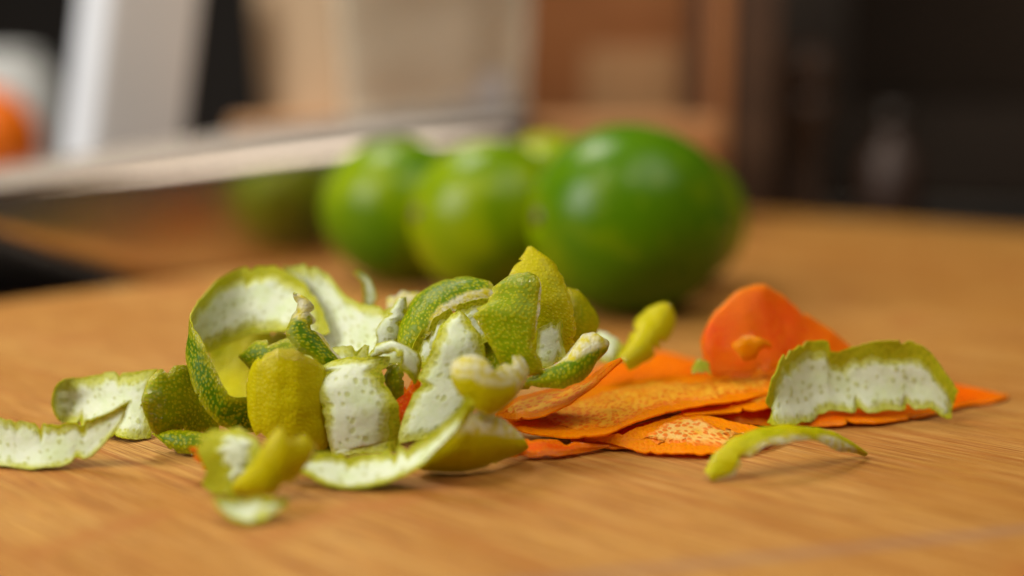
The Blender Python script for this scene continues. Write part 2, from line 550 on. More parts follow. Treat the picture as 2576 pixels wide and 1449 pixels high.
lime(1588, 32.2, (2.95, 2.75, 2.70), 0.12, "largest lime, deep glossy green, plump oval standing clear of the others", 0.3, 0.06)
lime(1242, 35.0, (2.6, 2.45, 2.42), 0.50, "yellowish green lime touching the big dark lime's side", 0.35, 0.1)
lime(1000, 38.2, (2.6, 2.5, 2.42), 0.32, "mid green lime at the far end of the lime row beside the steel dish", 2.7, -0.1)
lime(1385, 41.6, (2.4, 2.4, 2.45), 0.85, "pale yellow lime mostly hidden, only its top showing between two others", 0.3)

lime(1702, 37.1, (2.25, 2.2, 2.2), 0.42, "yellowish lime tucked close behind the largest lime, only a sliver showing", 2.4)

# ------------------------------------------------------------------ peels
def crom(P, s):
    """Catmull-Rom through rows of array P at parameter array s in 0..1 (chord-length spaced)."""
    n = len(P)
    d = np.linalg.norm(np.diff((P[:, :3] + P[:, 3:6]) / 2, axis=0), axis=1) + 1e-5
    t = np.concatenate([[0], np.cumsum(d)])
    t /= t[-1]
    out = np.zeros((len(s), P.shape[1]))
    for q, x in enumerate(s):
        i = min(max(int(np.searchsorted(t, x, side='right')) - 1, 0), n - 2)
        h = t[i + 1] - t[i]
        f = (x - t[i]) / h
        m0 = (P[i + 1] - P[i - 1]) / (t[i + 1] - t[i - 1]) * h if i > 0 else (P[i + 1] - P[i])
        m1 = (P[i + 2] - P[i]) / (t[i + 2] - t[i]) * h if i < n - 2 else (P[i + 1] - P[i])
        f2, f3 = f * f, f * f * f
        out[q] = 0.6 * (P[i] * (1 - f) + P[i + 1] * f) + 0.4 * ((2 * f3 - 3 * f2 + 1) * P[i] + (f3 - 2 * f2 + f) * m0 + (-2 * f3 + 3 * f2) * P[i + 1] + (f3 - f2) * m1)
    return out


def rough_line(n, length, seed, amp, freqs=((1.6, 1.8), (4, 1.0), (10, 0.55), (24, 0.4), (50, 0.25))):
    out = np.zeros(n)
    for i in range(n):
        p = length * 100 * i / max(n - 1, 1)
        for f, a in freqs:
            out[i] += a * mn.noise(Vector((p * f * 0.35, seed * 7.31 + f, 0.5)))
    return out * amp


PEELN = [0]


def smooth01(x):
    x = np.clip(x, 0, 1)
    return x * x * (3 - 2 * x)


def peel(kind, stations, front, label, bulge=0.0, tint=0.0, bare=(), green=(), rind=0.028, pith=0.04, inset=(0.0, 0.04), insetA=None, insetB=None, jag=0.045,
         wave=0.045, mode='y', name=None, group=None, cat=None, full=False, end_inset=None, pale=0.0, wet=()):
    """stations: (uA, vA, dA, uB, vB, dB [, bulge]) from one end of the peel to the other; d is distance (or height for mode z) in cm."""
    PEELN[0] += 1
    sd = PEELN[0] * 3.17
    at = at_y if mode == 'y' else at_z
    rows = []
    for s in stations:
        a, b = at(s[0], s[1], s[2]), at(s[3], s[4], s[5])
        rows.append(list(a) + list(b) + [(s[6] if len(s) > 6 else bulge) * 0.01])
    P = np.array(rows)
    mid = (P[:, :3] + P[:, 3:6]) / 2
    L = float(np.linalg.norm(np.diff(mid, axis=0), axis=1).sum())
    W = float(np.linalg.norm(P[:, :3] - P[:, 3:6], axis=1).max())
    ns = int(min(max(L / 0.00042, 24), 200))
    nt = int(min(max(W / 0.00042, 16), 90))
    fine = np.linspace(0, 1, 240)
    E = crom(P, fine)
    # orientation: + normal towards the camera around the middle of the peel
    T = np.gradient(E[:, :3] + E[:, 3:6], axis=0)
    Wv = E[:, 3:6] - E[:, :3]
    N = np.cross(T, Wv)
    N /= np.linalg.norm(N, axis=1)[:, None] + 1e-12
    for i in range(1, len(N)):
        pass
    camp = np.array([0, 0, CAM_H])
    mi = len(N) // 2
    facing = np.sum(N * (camp - (E[:, :3] + E[:, 3:6]) / 2), axis=1) * np.linalg.norm(np.cross(T, Wv), axis=1)
    sgn = 1.0 if facing[mi - 25:mi + 25].sum() > 0 else -1.0

    def surf(S, Tt):
        """points for parameter arrays S, Tt (same shape)"""
        idx = np.clip(S, 0, 1) * (len(fine) - 1)
        i0 = np.minimum(idx.astype(int), len(fine) - 2)
        f = (idx - i0)[..., None]
        e = E[i0] * (1 - f) + E[i0 + 1] * f
        n = N[i0] * (1 - f) + N[i0 + 1] * f
        t = Tt[..., None]
        return e[..., :3] * (1 - t) + e[..., 3:6] * t + n * sgn * e[..., 6:7] * 4 * t * (1 - t)

    def grid(inA, inB, in0, in1):
        """outline pulled in by metres from rails A, B and ends 0, 1 (arrays)"""
        s = np.linspace(0, 1, ns + 1)
        t = np.linspace(0, 1, nt + 1)
        wS = np.interp(s, fine, np.linalg.norm(Wv, axis=1)) + 1e-6
        a = np.minimum(inA / wS, 0.48)
        b = np.minimum(inB / wS, 0.48)
        s0 = np.minimum(in0 / L, 0.45)
        s1 = np.minimum(in1 / L, 0.45)
        S = s0[None, :] + (1 - s0 - s1)[None, :] * s[:, None]
        TT = a[:, None] + (1 - a - b)[:, None] * t[None, :]
        return S, TT, wS

    wl_ = np.interp(np.linspace(0, 1, ns + 1), fine, np.linalg.norm(Wv, axis=1))
    fade = np.clip(wl_ / 0.006, 0.1, 1)
    ja = fade * rough_line(ns + 1, L, sd, jag * 0.01)
    jb = fade * rough_line(ns + 1, L, sd + 50, jag * 0.01)
    j0 = rough_line(nt + 1, W, sd + 100, jag * 0.01)
    j1 = rough_line(nt + 1, W, sd + 150, jag * 0.01)
    rnd = random.Random(int(sd * 100))
    for arr in (ja, jb):
        for _ in range(rnd.randint(1, 3)):
            c0, wd, dp = rnd.uniform(0.12, 0.88), rnd.uniform(0.0006, 0.0018), rnd.uniform(0.0004, 0.0016)
            q = (np.linspace(0, 1, ns + 1) - c0) * L / wd
            arr += fade * dp * np.clip(1 - np.abs(q) * np.where(q > 0, 1.0, 2.2), 0, 1)
    # rind
    S, TT, wS = grid(ja, jb, j0, j1)
    X = surf(S, TT)

    def normals(X):
        gs = np.gradient(X, axis=0)
        gt = np.gradient(X, axis=1)
        n = np.cross(gs, gt) * sgn
        l = np.linalg.norm(n, axis=2)[..., None]
        n = n / (l + 1e-15)
        for _ in range(3):
            n[1:-1] = (n[:-2] + n[1:-1] * 2 + n[2:]) / 4
            n[:, 1:-1] = (n[:, :-2] + n[:, 1:-1] * 2 + n[:, 2:]) / 4
        return n / (np.linalg.norm(n, axis=2)[..., None] + 1e-15)

    NX = normals(X)
    # soft unevenness of the sheet
    for i in range(X.shape[0]):
        for j in range(X.shape[1]):
            p = X[i, j] * 100
            X[i, j] += NX[i, j] * wave * 0.01 * (mn.noise(Vector((p[0] * 1.3 + sd, p[1] * 1.3, p[2] * 1.3)))
                                                + 0.35 * mn.noise(Vector((p[0] * 3.5 + sd, p[1] * 3.5, p[2] * 3.5)))
                                                + 0.12 * mn.noise(Vector((p[0] * 9 + sd, p[1] * 9, p[2] * 9))))
    NX = normals(X)
    zdir = 1.0 if front == 'rind' else -1.0      # rind face on the camera side or away from it
    so = np.linspace(0, 1, ns + 1)[:, None] * L * np.ones((1, nt + 1))
    to = np.linspace(0, 1, nt + 1)[None, :] * wS[:, None]
    dist = np.minimum(np.minimum(so, L - so), np.minimum(to, wS[:, None] - to)) * 100    # cm to the nearest edge
    UVa = np.stack([S * L * 100 + sd, (TT - 0.5) * wS[:, None] * 100 + sd * 1.7], axis=2)
    bareA = np.zeros((ns + 1, nt + 1))
    greenA = np.zeros((ns + 1, nt + 1))
    wetA = np.zeros((ns + 1, nt + 1))
    for arr, blobs in ((bareA, bare), (greenA, green), (wetA, wet)):
        for cs, ct, rs, rt in blobs:
            q = np.sqrt(((S - cs) / rs) ** 2 + ((TT - ct) / rt) ** 2)
            arr[:] = np.maximum(arr, 1 - smooth01((q - 0.6) / 0.7))
    rth = rind * 0.01 * (0.35 + 0.65 * smooth01(dist / 0.10))
    outer = X if zdir > 0 else X
    # X is the middle sheet: rind outer face = X + n*zdir*rth, inner face = X
    Xo = X + NX * zdir * rth[..., None]

    def closed(name, Xa, Xb, pkA, pkB, mat, parent, uv, wetv=None):
        r, c = Xa.shape[:2]
        verts = np.concatenate([Xa.reshape(-1, 3), Xb.reshape(-1, 3)])
        faces = []
        o = r * c
        for i in range(r - 1):
            for j in range(c - 1):
                a = i * c + j
                faces.append((a, a + c, a + c + 1, a + 1))
                faces.append((o + a, o + a + 1, o + a + c + 1, o + a + c))
        border = [i * c for i in range(r)] + [(r - 1) * c + j for j in range(1, c)] + \
                 [i * c + c - 1 for i in range(r - 2, -1, -1)] + [j for j in range(c - 2, 0, -1)]
        nb_ = len(border)
        verts = np.concatenate([verts, verts[border], verts[[o + q for q in border]]])
        for q in range(nb_):
            w = (q + 1) % nb_
            faces.append((2 * o + q, 2 * o + nb_ + q, 2 * o + nb_ + w, 2 * o + w))
        ob = mesh_obj(name, verts, faces, mat, parent)
        me = ob.data
        at_ = me.attributes.new("pk", 'FLOAT_COLOR', 'POINT')
        colr = np.ones((2 * o + 2 * nb_, 4), dtype=np.float32)
        colr[:, 3] = 0.0
        if wetv is not None:
            colr[:o, 3] = wetv.reshape(-1)
        colr[:o, :3] = pkA.reshape(-1, 3)
        colr[o:2 * o, :3] = pkB.reshape(-1, 3)
        colr[2 * o:2 * o + nb_, :3] = pkB.reshape(-1, 3)[border]
        colr[2 * o + nb_:, :3] = pkB.reshape(-1, 3)[border]
        at_.data.foreach_set("color", colr.ravel())
        lay = me.uv_layers.new(name="UVMap")
        li = np.zeros(len(me.loops), dtype=np.int32)
        me.loops.foreach_get("vertex_index", li)
        uf = uv.reshape(-1, 2)
        uvs = np.concatenate([uf, uf, uf[border], uf[border]])
        lay.data.foreach_set("uv", uvs[li].astype(np.float32).ravel())
        return ob

    near = 1 - smooth01(dist / 0.22)
    pkO = np.stack([np.ones_like(dist), near, bareA], axis=2)
    pkI = np.stack([np.zeros_like(dist), near, np.zeros_like(dist)], axis=2)
    nm = name or (kind + "_peel")
    rob = closed(nm, Xo, X - NX * zdir * 0.00012, pkO, pkI, M[kind + '_rind'], None, UVa, wetA)
    # lowest point: keep the peel on or above the board
    zmin = min(float(Xo[..., 2].min()), float(X[..., 2].min()))
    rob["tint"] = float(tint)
    # pith
    lo, hi = inset
    ei = end_inset or inset
    fr = ((3, 1.0), (8, 0.7), (20, 0.6))

    def margin(n, length, q, rng):
        r = rough_line(n, length, q, 1.0, fr)
        return (rng[0] + (rng[1] - rng[0]) * np.clip(0.5 + 0.6 * r, 0, 1)) * 0.01

    if not full:
        S2, T2, _ = grid(ja + margin(ns + 1, L, sd + 7, insetA or inset), jb + margin(ns + 1, L, sd + 57, insetB or inset),
                         j0 + margin(nt + 1, W, sd + 107, ei), j1 + margin(nt + 1, W, sd + 157, ei))
    else:
        S2, T2, _ = grid(ja + 0.0001, jb + 0.0001, j0 + 0.0001, j1 + 0.0001)
    # sample the uneven sheet at the pith outline
    def samp(A):
        # bilinear look-up in the rind grid (S,TT nearly regular)
        fi = np.clip(S2, 0, 1) * ns
        i0 = np.clip(fi.astype(int), 0, ns - 1)
        f = (fi - i0)
        fj = np.clip(T2, 0, 1) * nt
        k0 = np.clip(fj.astype(int), 0, nt - 1)
        g = (fj - k0)
        sh = (..., None) if A.ndim == 3 else (...,)
        f, g = f[sh], g[sh]
        return (A[i0, k0] * (1 - f) * (1 - g) + A[i0 + 1, k0] * f * (1 - g) + A[i0, k0 + 1] * (1 - f) * g + A[i0 + 1, k0 + 1] * f * g)
    XP, NP = samp(X), samp(NX)
    s2 = np.linspace(0, 1, ns + 1)[:, None] * L * np.ones((1, nt + 1))
    t2 = np.linspace(0, 1, nt + 1)[None, :] * (wS[:, None] * 0.8)
    d2 = np.minimum(np.minimum(s2, L - s2), np.minimum(t2, wS[:, None] * 0.8 - t2)) * 100
    pth = pith * 0.01 * (0.10 + 0.90 * smooth01(d2 / 0.22))
    Xp = XP - NP * zdir * (pth + 0.00008)[..., None]
    near2 = 1 - smooth01(d2 / min(0.36, 0.20 * W * 100))
    pk = np.stack([np.zeros_like(d2), near2, samp(greenA)], axis=2)
    UVp = np.stack([S2 * L * 100 + sd, (T2 - 0.5) * wS[:, None] * 100 + sd * 1.7], axis=2)
    pob = closed("pith", Xp, XP + NP * zdir * 0.0001, pk, pk, M[kind + '_pith'], rob, UVp)
    pob["pale"] = float(pale)
    zmin = min(zmin, float(Xp[..., 2].min()))
    if zmin < 0.0002:
        rob.location.z += 0.0002 - zmin
    tag(rob, label, cat or (kind + " peel"), group or (kind + " peels on the board"))
    print("PEEL %-60s zmin %.2fmm L %.1fcm W %.1fcm" % (label[:60], zmin * 1000, L * 100, W * 100))
    return rob


# ---- lime peels of the heap
peel('lime', [(836, 832, 20.9, 790, 862, 20.6), (815, 770, 21.5, 735, 832, 20.9), (760, 705, 22.0, 690, 836, 21.1),
              (690, 667, 22.2, 630, 845, 21.2), (610, 675, 22.1, 570, 868, 21.2), (545, 705, 21.6, 525, 892, 21.1),
              (505, 745, 20.9, 492, 905, 20.8), (480, 795, 20.0, 474, 890, 20.1), (484, 818, 19.5, 470, 900, 19.4),
              (515, 860, 19.1, 478, 950, 19.0), (545, 930, 18.9, 500, 1015, 18.8), (580, 985, 18.8, 540, 1070, 18.8),
              (628, 992, 18.9, 590, 1095, 18.9), (665, 1010, 19.1, 640, 1095, 19.1)],
     'pith', "largest lime peel, a wide ribbon curled into a standing open loop", tint=-0.42, insetA=(0.10, 0.30), insetB=(0.04, 0.20))
peel('lime', [(362, 985, 18.9, 358, 1030, 18.8), (372, 955, 18.9, 372, 1068, 18.8), (400, 928, 19.0, 400, 1093, 18.9),
              (440, 918, 19.2, 440, 1092, 19.1), (480, 922, 19.5, 485, 1103, 19.35), (530, 950, 19.9, 550, 1085, 19.6)],
     'rind', "rounded bright green lobe of lime peel with a wet shine, hugging the loop's outside", bulge=0.16, tint=0.02, wet=[(0.08, 0.55, 0.16, 0.35)])
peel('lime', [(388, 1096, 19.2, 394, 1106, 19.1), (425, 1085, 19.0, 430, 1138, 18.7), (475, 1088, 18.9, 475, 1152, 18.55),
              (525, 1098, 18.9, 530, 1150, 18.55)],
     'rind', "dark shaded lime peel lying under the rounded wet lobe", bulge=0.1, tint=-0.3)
peel('lime', [(150, 972, 20.3, 144, 1062, 20.3), (162, 965, 20.6, 156, 1068, 20.5), (205, 957, 20.7, 205, 1088, 20.1),
              (260, 946, 20.6, 260, 1108, 19.55), (330, 938, 20.4, 320, 1117, 19.38), (400, 936, 20.2, 390, 1102, 19.7)],
     'pith', "flat pale lime strip, white side up, between the leftover end strip and the heap", bulge=-0.12, tint=0.4, inset=(0.0, 0.03))
peel('lime', [(-120, 1040, 18.6, -120, 1140, 18.5), (0, 1065, 18.4, 0, 1172, 18.0), (80, 1072, 18.3, 80, 1184, 17.85),
              (160, 1070, 18.2, 165, 1176, 17.9), (220, 1058, 18.1, 235, 1148, 18.0), (270, 1042, 18.0, 285, 1100, 17.95),
              (305, 1025, 17.9, 308, 1068, 17.9), (326, 1014, 17.9, 326, 1021, 17.9)],
     'pith', "long white-sided lime strip with its pointed tip curling up, alone at the heap's edge", bulge=-0.1, tint=0.4, inset=(0.0, 0.03))
peel('lime', [(646, 905, 18.95, 628, 1045, 18.75), (660, 882, 18.70, 648, 1100, 18.55), (700, 872, 18.55, 700, 1120, 18.45),
              (750, 880, 18.55, 750, 1130, 18.45), (800, 905, 18.75, 800, 1135, 18.60), (818, 930, 19.10, 838, 1137, 18.85)],
     'rind', "smooth yellow green lime peel standing upright in front of the loop, one edge shaved white", bulge=0.12, wet=[(0.5, 0.02, 0.45, 0.10)], tint=0.92,
     bare=[(0.92, 0.55, 0.13, 0.35)])
peel('lime', [(738, 742, 19.60, 745, 742, 19.60), (750, 765, 19.50, 788, 768, 19.55), (738, 800, 19.40, 790, 790, 19.50),
              (722, 838, 19.25, 800, 828, 19.35), (745, 872, 19.10, 828, 868, 19.30), (785, 906, 19.10, 862, 905, 19.20),
              (830, 930, 19.25, 905, 925, 19.35)],
     'rind', "narrow dark green lime strip with yellow glands and a torn white tip", bulge=0.12, tint=-0.55,
     bare=[(0.0, 0.5, 0.34, 1.0), (0.5, 1.05, 0.7, 0.22)], jag=0.06)
peel('lime', [(818, 918, 19.05, 984, 896, 19.10), (806, 940, 18.90, 980, 915, 19.00), (796, 985, 18.60, 966, 965, 18.70),
              (812, 1040, 18.50, 998, 1020, 18.50), (822, 1085, 18.50, 1006, 1070, 18.50), (838, 1135, 18.55, 1003, 1105, 18.50),
              (845, 1150, 18.50, 1000, 1140, 18.40)],
     'pith', "square white-sided lime peel dotted with glands, upright in the heap's front", bulge=0.15, tint=0.2, insetA=(0.01, 0.05), insetB=(0.05, 0.22))
peel('lime', [(922, 895, 19.15, 940, 902, 19.05), (945, 866, 18.95, 965, 893, 18.85), (985, 856, 18.85, 995, 884, 18.65),
              (1020, 868, 18.85, 1000, 902, 18.55), (1052, 890, 18.85, 1008, 928, 18.55), (1060, 905, 18.85, 1025, 955, 18.55),
              (1048, 948, 18.85, 1044, 974, 18.65)],
     'pith', "small arched lime curl with a torn white end bridging two white peels", bulge=0.05, tint=0.1, jag=0.09, inset=(0.0, 0.03))
peel('lime', [(972, 922, 19.05, 1000, 912, 19.15), (965, 950, 19.00, 1014, 940, 19.05), (980, 985, 18.95, 1012, 966, 19.00),
              (1002, 1008, 18.95, 1009, 1000, 18.95)],
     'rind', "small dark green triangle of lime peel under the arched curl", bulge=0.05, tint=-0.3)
peel('lime', [(1135, 795, 19.25, 1165, 788, 19.25), (1105, 825, 19.00, 1200, 820, 19.00), (1085, 870, 18.75, 1222, 870, 18.85),
              (1060, 935, 18.60, 1218, 940, 18.70), (1035, 1000, 18.45, 1205, 1000, 18.55), (1015, 1065, 18.35, 1190, 1050, 18.45),
              (1008, 1115, 18.25, 1175, 1085, 18.35)],
     'pith', "tall white-sided lime peel with a rounded top leaning in the heap's middle", bulge=0.1, tint=0.3, insetA=(0.02, 0.12), insetB=(0.02, 0.08))
peel('lime', [(1143, 905, 17.90, 1162, 1000, 17.60), (1175, 893, 17.75, 1185, 1028, 17.50), (1220, 903, 17.75, 1225, 1048, 17.50),
              (1255, 925, 17.85, 1260, 1035, 17.65), (1285, 900, 18.25, 1290, 1000, 18.05), (1303, 890, 18.55, 1304, 980, 18.35)],
     'rind', "bulging lime peel with its skin shaved white on top, propped on the orange peel", bulge=0.2, tint=0.62,
     bare=[(0.3, 0.0, 0.6, 0.5), (0.9, 0.3, 0.35, 0.7)], jag=0.06)
peel('lime', [(745, 1130, 17.35, 740, 1185, 17.05), (800, 1134, 17.45, 800, 1212, 16.9), (860, 1138, 17.5, 860, 1230, 16.85),
              (930, 1140, 17.5, 930, 1230, 16.8), (1000, 1124, 17.4, 995, 1208, 16.8), (1070, 1100, 17.2, 1055, 1172, 16.8),
              (1130, 1058, 17.1, 1110, 1122, 16.8), (1165, 1022, 17.1, 1152, 1070, 16.9), (1180, 995, 17.15, 1176, 1018, 17.0)],
     'pith', "long curved white lime band with a green rim sweeping along the heap's front", bulge=-0.1, tint=0.0, inset=(0.04, 0.09))
peel('lime', [(1060, 1150, 17.75, 1060, 1182, 17.75), (1110, 1100, 17.50, 1110, 1192, 17.75), (1160, 1055, 17.45, 1165, 1190, 17.75),
              (1210, 1045, 17.55, 1220, 1178, 17.90), (1260, 1060, 17.80, 1265, 1158, 18.20), (1292, 1076, 18.10, 1296, 1146, 18.35),
              (1309, 1096, 18.30, 1307, 1132, 18.45)],
     'rind', "boat shaped yellow green lime peel resting skin out behind the white band's end", bulge=0.2, tint=0.72,
     bare=[(0.75, 0.0, 0.5, 0.33)])
peel('lime', [(540, 1088, 17.22, 600, 1083, 17.22), (505, 1115, 17.02, 635, 1110, 17.02), (500, 1150, 16.87, 655, 1145, 16.87),
              (522, 1195, 16.77, 650, 1190, 16.77), (508, 1232, 16.67, 625, 1235, 16.67), (530, 1250, 16.62, 605, 1250, 16.62)],
     'pith', "gland-dotted lime scrap with a wide yellow rim, backing the notched yellow flap", bulge=-0.05, tint=0.45, inset=(0.10, 0.36))
peel('lime', [(602, 1205, 16.65, 600, 1243, 16.60), (640, 1160, 16.55, 640, 1250, 16.45), (680, 1102, 16.45, 690, 1252, 16.35),
              (711, 1074, 16.45, 725, 1238, 16.40), (738, 1099, 16.50, 750, 1210, 16.50), (762, 1090, 16.60, 768, 1175, 16.60),
              (779, 1115, 16.70, 777, 1140, 16.70)],
     'rind', "notched yellow olive flap of lime peel standing skin out before the heap", bulge=0.15, tint=0.98)
peel('lime', [(530, 1250, 15.7, 535, 1288, 15.55), (570, 1253, 15.7, 580, 1322, 15.35), (620, 1258, 15.7, 625, 1331, 15.25),
              (665, 1240, 15.7, 665, 1318, 15.35), (690, 1266, 15.55, 690, 1300, 15.45), (715, 1257, 15.6, 712, 1275, 15.5)],
     'pith', "small crumpled white and green lime scrap on bare board in front of the heap", bulge=-0.15, tint=0.4, green=[(0.66, 0.75, 0.10, 0.35)],
     inset=(0.0, 0.03))
peel('lime', [(715, 675, 22.4, 740, 800, 22.1), (770, 668, 22.3, 790, 880, 21.4), (825, 690, 22.2, 840, 930, 20.6),
              (870, 742, 21.8, 880, 930, 20.2), (925, 766, 21.4, 930, 930, 20.0), (985, 770, 21.0, 990, 910, 20.0),
              (1030, 790, 20.8, 1040, 910, 20.0)],
     'pith', "broad pale lime sheet, white side out, sloping down behind the loop", bulge=-0.1, tint=0.3, inset=(0.0, 0.03))
peel('lime', [(888, 684, 22.6, 896, 682, 22.6), (905, 705, 22.5, 925, 700, 22.5), (912, 735, 22.4, 943, 735, 22.4),
              (910, 790, 22.2, 948, 790, 22.2)],
     'pith', "thin horn-like lime sliver poking up behind the pale sheet", bulge=-0.08, tint=0.3, inset=(0.0, 0.03))
peel('lime', [(1000, 758, 20.1, 1020, 748, 20.1), (980, 788, 20.0, 1018, 792, 20.0), (952, 832, 19.9, 1006, 850, 19.9),
              (952, 880, 19.8, 1010, 890, 19.8)],
     'pith', "blade-like white lime sliver standing beside the shiny green peel", bulge=0.05, tint=0.4, inset=(0.0, 0.03))
peel('lime', [(975, 760, 22.0, 980, 830, 21.8), (1010, 742, 22.0, 1010, 830, 21.8), (1060, 745, 22.0, 1060, 830, 21.8)],
     'rind', "pale blurred lime scrap at the back between the sliver and shiny green peel", bulge=0.1, tint=0.6,
     bare=[(0.5, 0.5, 0.9, 0.9)])
peel('lime', [(998, 858, 19.8, 1042, 900, 19.5), (1012, 800, 20.0, 1078, 850, 19.5), (1050, 742, 20.3, 1115, 806, 19.7),
              (1110, 708, 20.5, 1165, 776, 19.9), (1175, 699, 20.5, 1222, 756, 20.0), (1234, 714, 20.4, 1256, 748, 20.1)],
     'rind', "shiny fresh green lime peel with its skin arched over white pith", bulge=0.12, tint=-0.22, bare=[(0.7, 1.0, 0.5, 0.3)], wet=[(0.5, 0.4, 0.3, 0.2)])
peel('lime', [(1036, 880, 19.40, 1050, 930, 19.20), (1064, 830, 19.50, 1085, 920, 19.20), (1112, 790, 19.60, 1135, 900, 19.30),
              (1172, 766, 19.70, 1200, 880, 19.40), (1245, 748, 19.80, 1255, 850, 19.50)],
     'pith', "speckled white lime scrap tucked below the shiny green peel", bulge=-0.1, tint=0.2, inset=(0.08, 0.2))
peel('lime', [(1270, 712, 19.60, 1345, 693, 19.60), (1230, 735, 19.40, 1356, 712, 19.45), (1222, 768, 19.20, 1354, 760, 19.25),
              (1182, 790, 19.00, 1350, 800, 19.05), (1208, 825, 18.90, 1347, 840, 18.95), (1232, 875, 18.80, 1352, 880, 18.85),
              (1262, 915, 18.80, 1368, 910, 18.85), (1310, 942, 18.85, 1372, 932, 18.90)],
     'rind', "upright olive lime peel covered in glands with a glistening wet top edge", bulge=0.1, wet=[(0.04, 0.65, 0.10, 0.5)], tint=0.12, jag=0.06,
     bare=[(0.55, 1.05, 0.6, 0.07)])
peel('lime', [(1322, 628, 20.50, 1342, 622, 20.50), (1298, 662, 20.30, 1385, 658, 20.30), (1278, 700, 20.10, 1415, 700, 20.10),
              (1273, 760, 19.90, 1438, 760, 19.90), (1290, 830, 19.80, 1452, 820, 19.80), (1340, 910, 19.70, 1440, 895, 19.70)],
     'rind', "tallest pointed yellow green lime peel rising at the heap's peak", bulge=0.12, tint=0.62, jag=0.06)
peel('lime', [(1300, 972, 19.10, 1305, 980, 19.00), (1350, 945, 19.00, 1360, 978, 18.80), (1400, 918, 19.00, 1410, 972, 18.70),
              (1435, 885, 19.00, 1450, 955, 18.70), (1465, 850, 19.10, 1480, 935, 18.80), (1495, 838, 19.20, 1503, 908, 19.00),
              (1514, 855, 19.40, 1516, 882, 19.30)],
     'rind', "dark gland-studded lime curl with a pale turned-up end resting on orange peel", bulge=0.12, tint=-0.2,
     bare=[(0.82, 0.1, 0.35, 0.5), (0.4, 0.0, 0.5, 0.25)], jag=0.06)
peel('lime', [(1352, 830, 19.50, 1345, 930, 19.10), (1385, 808, 19.60, 1375, 930, 19.10), (1412, 795, 19.60, 1400, 925, 19.20),
              (1424, 840, 19.50, 1426, 900, 19.30)],
     'pith', "small white pith flap cupped between the olive peel and the dark curl", bulge=-0.1, tint=0.2, inset=(0.0, 0.03))
peel('lime', [(1425, 722, 20.7, 1435, 860, 20.3), (1455, 725, 20.8, 1465, 875, 20.3), (1480, 760, 21.0, 1485, 865, 20.5),
              (1490, 790, 21.1, 1492, 840, 20.8)],
     'rind', "shaded lime peel rounding off the heap behind the pointed peel", bulge=0.15, tint=0.3)
peel('lime', [(1545, 915, 21.6, 1585, 935, 21.3), (1580, 862, 22.0, 1640, 900, 21.8), (1600, 810, 22.4, 1680, 862, 22.2),
              (1630, 777, 22.8, 1700, 815, 22.6), (1662, 767, 22.9, 1696, 785, 22.8)],
     'rind', "finger-like yellow lime strip slanting up behind the orange peels", bulge=0.2, tint=0.8)
peel('lime', [(1490, 832, 22.4, 1490, 915, 21.6), (1530, 842, 22.4, 1535, 914, 21.6), (1568, 872, 22.2, 1562, 908, 21.8)],
     'pith', "blurred white lime scrap at the foot of the slanting yellow strip", bulge=0.1, tint=0.4, inset=(0.0, 0.03))
peel('lime', [(604, 888, 20.3, 612, 912, 20.2), (640, 860, 20.2, 640, 945, 20.0), (700, 850, 20.1, 700, 940, 19.9),
              (760, 858, 20.1, 760, 930, 19.9)],
     'rind', "smooth green lime leaf-shaped peel seen inside the loop", bulge=0.1, tint=-0.2)
peel('lime', [(520, 880, 21.7, 540, 1005, 20.9), (590, 842, 21.9, 610, 1015, 20.6), (680, 830, 21.9, 700, 1015, 20.5), (770, 850, 21.8, 780, 1000, 20.5)],
     'rind', "yellow lime peel deep inside the loop's opening", bulge=-0.15, tint=0.6)
peel('lime', [(770, 1095, 18.85, 770, 1140, 18.65), (820, 1090, 18.85, 820, 1145, 18.65), (860, 1100, 18.85, 870, 1150, 18.65)],
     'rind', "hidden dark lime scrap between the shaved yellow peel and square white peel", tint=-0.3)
peel('lime', [(1195, 800, 19.95, 1190, 1000, 19.35), (1245, 790, 19.95, 1245, 1000, 19.35), (1310, 800, 19.85, 1315, 975, 19.35)],
     'rind', "shaded lime peel filling the gap behind the tall white peel and olive peel", bulge=0.1, tint=0.15)
peel('lime', [(690, 930, 20.0, 690, 1090, 19.4), (800, 880, 20.0, 800, 1090, 19.4), (930, 870, 19.9, 930, 1080, 19.4)],
     'pith', "pale lime peel deep in the heap behind the square white peel", bulge=0.1, tint=0.3)
peel('lime', [(1738, 925, 21.2, 1735, 942, 21.0), (1760, 897, 21.3, 1762, 944, 21.0), (1790, 920, 21.2, 1795, 945, 21.0)],
     'rind', "tiny green lime corner poking out behind the folded orange peel", tint=0.05)
peel('lime', [(1930, 1020, 20.1, 1922, 1062, 19.9), (1945, 955, 20.2, 1950, 1069, 19.85), (1975, 890, 20.5, 2000, 1067, 20.0),
              (2030, 864, 20.9, 2050, 1046, 20.4), (2081, 860, 20.9, 2088, 1028, 20.5), (2090, 887, 20.9, 2110, 1030, 20.5),
              (2140, 878, 21.0, 2170, 1034, 20.5), (2210, 865, 21.0, 2240, 1031, 20.6), (2285, 862, 21.0, 2300, 1026, 20.7),
              (2340, 885, 20.9, 2340, 1026, 20.7), (2385, 940, 20.8, 2375, 1052, 20.6), (2413, 980, 20.7, 2393, 1057, 20.6)],
     'pith', "wide arched lime peel, white side out with olive rim, leaning on orange peel", bulge=-0.15, tint=0.6, insetA=(0.12, 0.40), insetB=(0.0, 0.04), end_inset=(0.05, 0.2), jag=0.06)
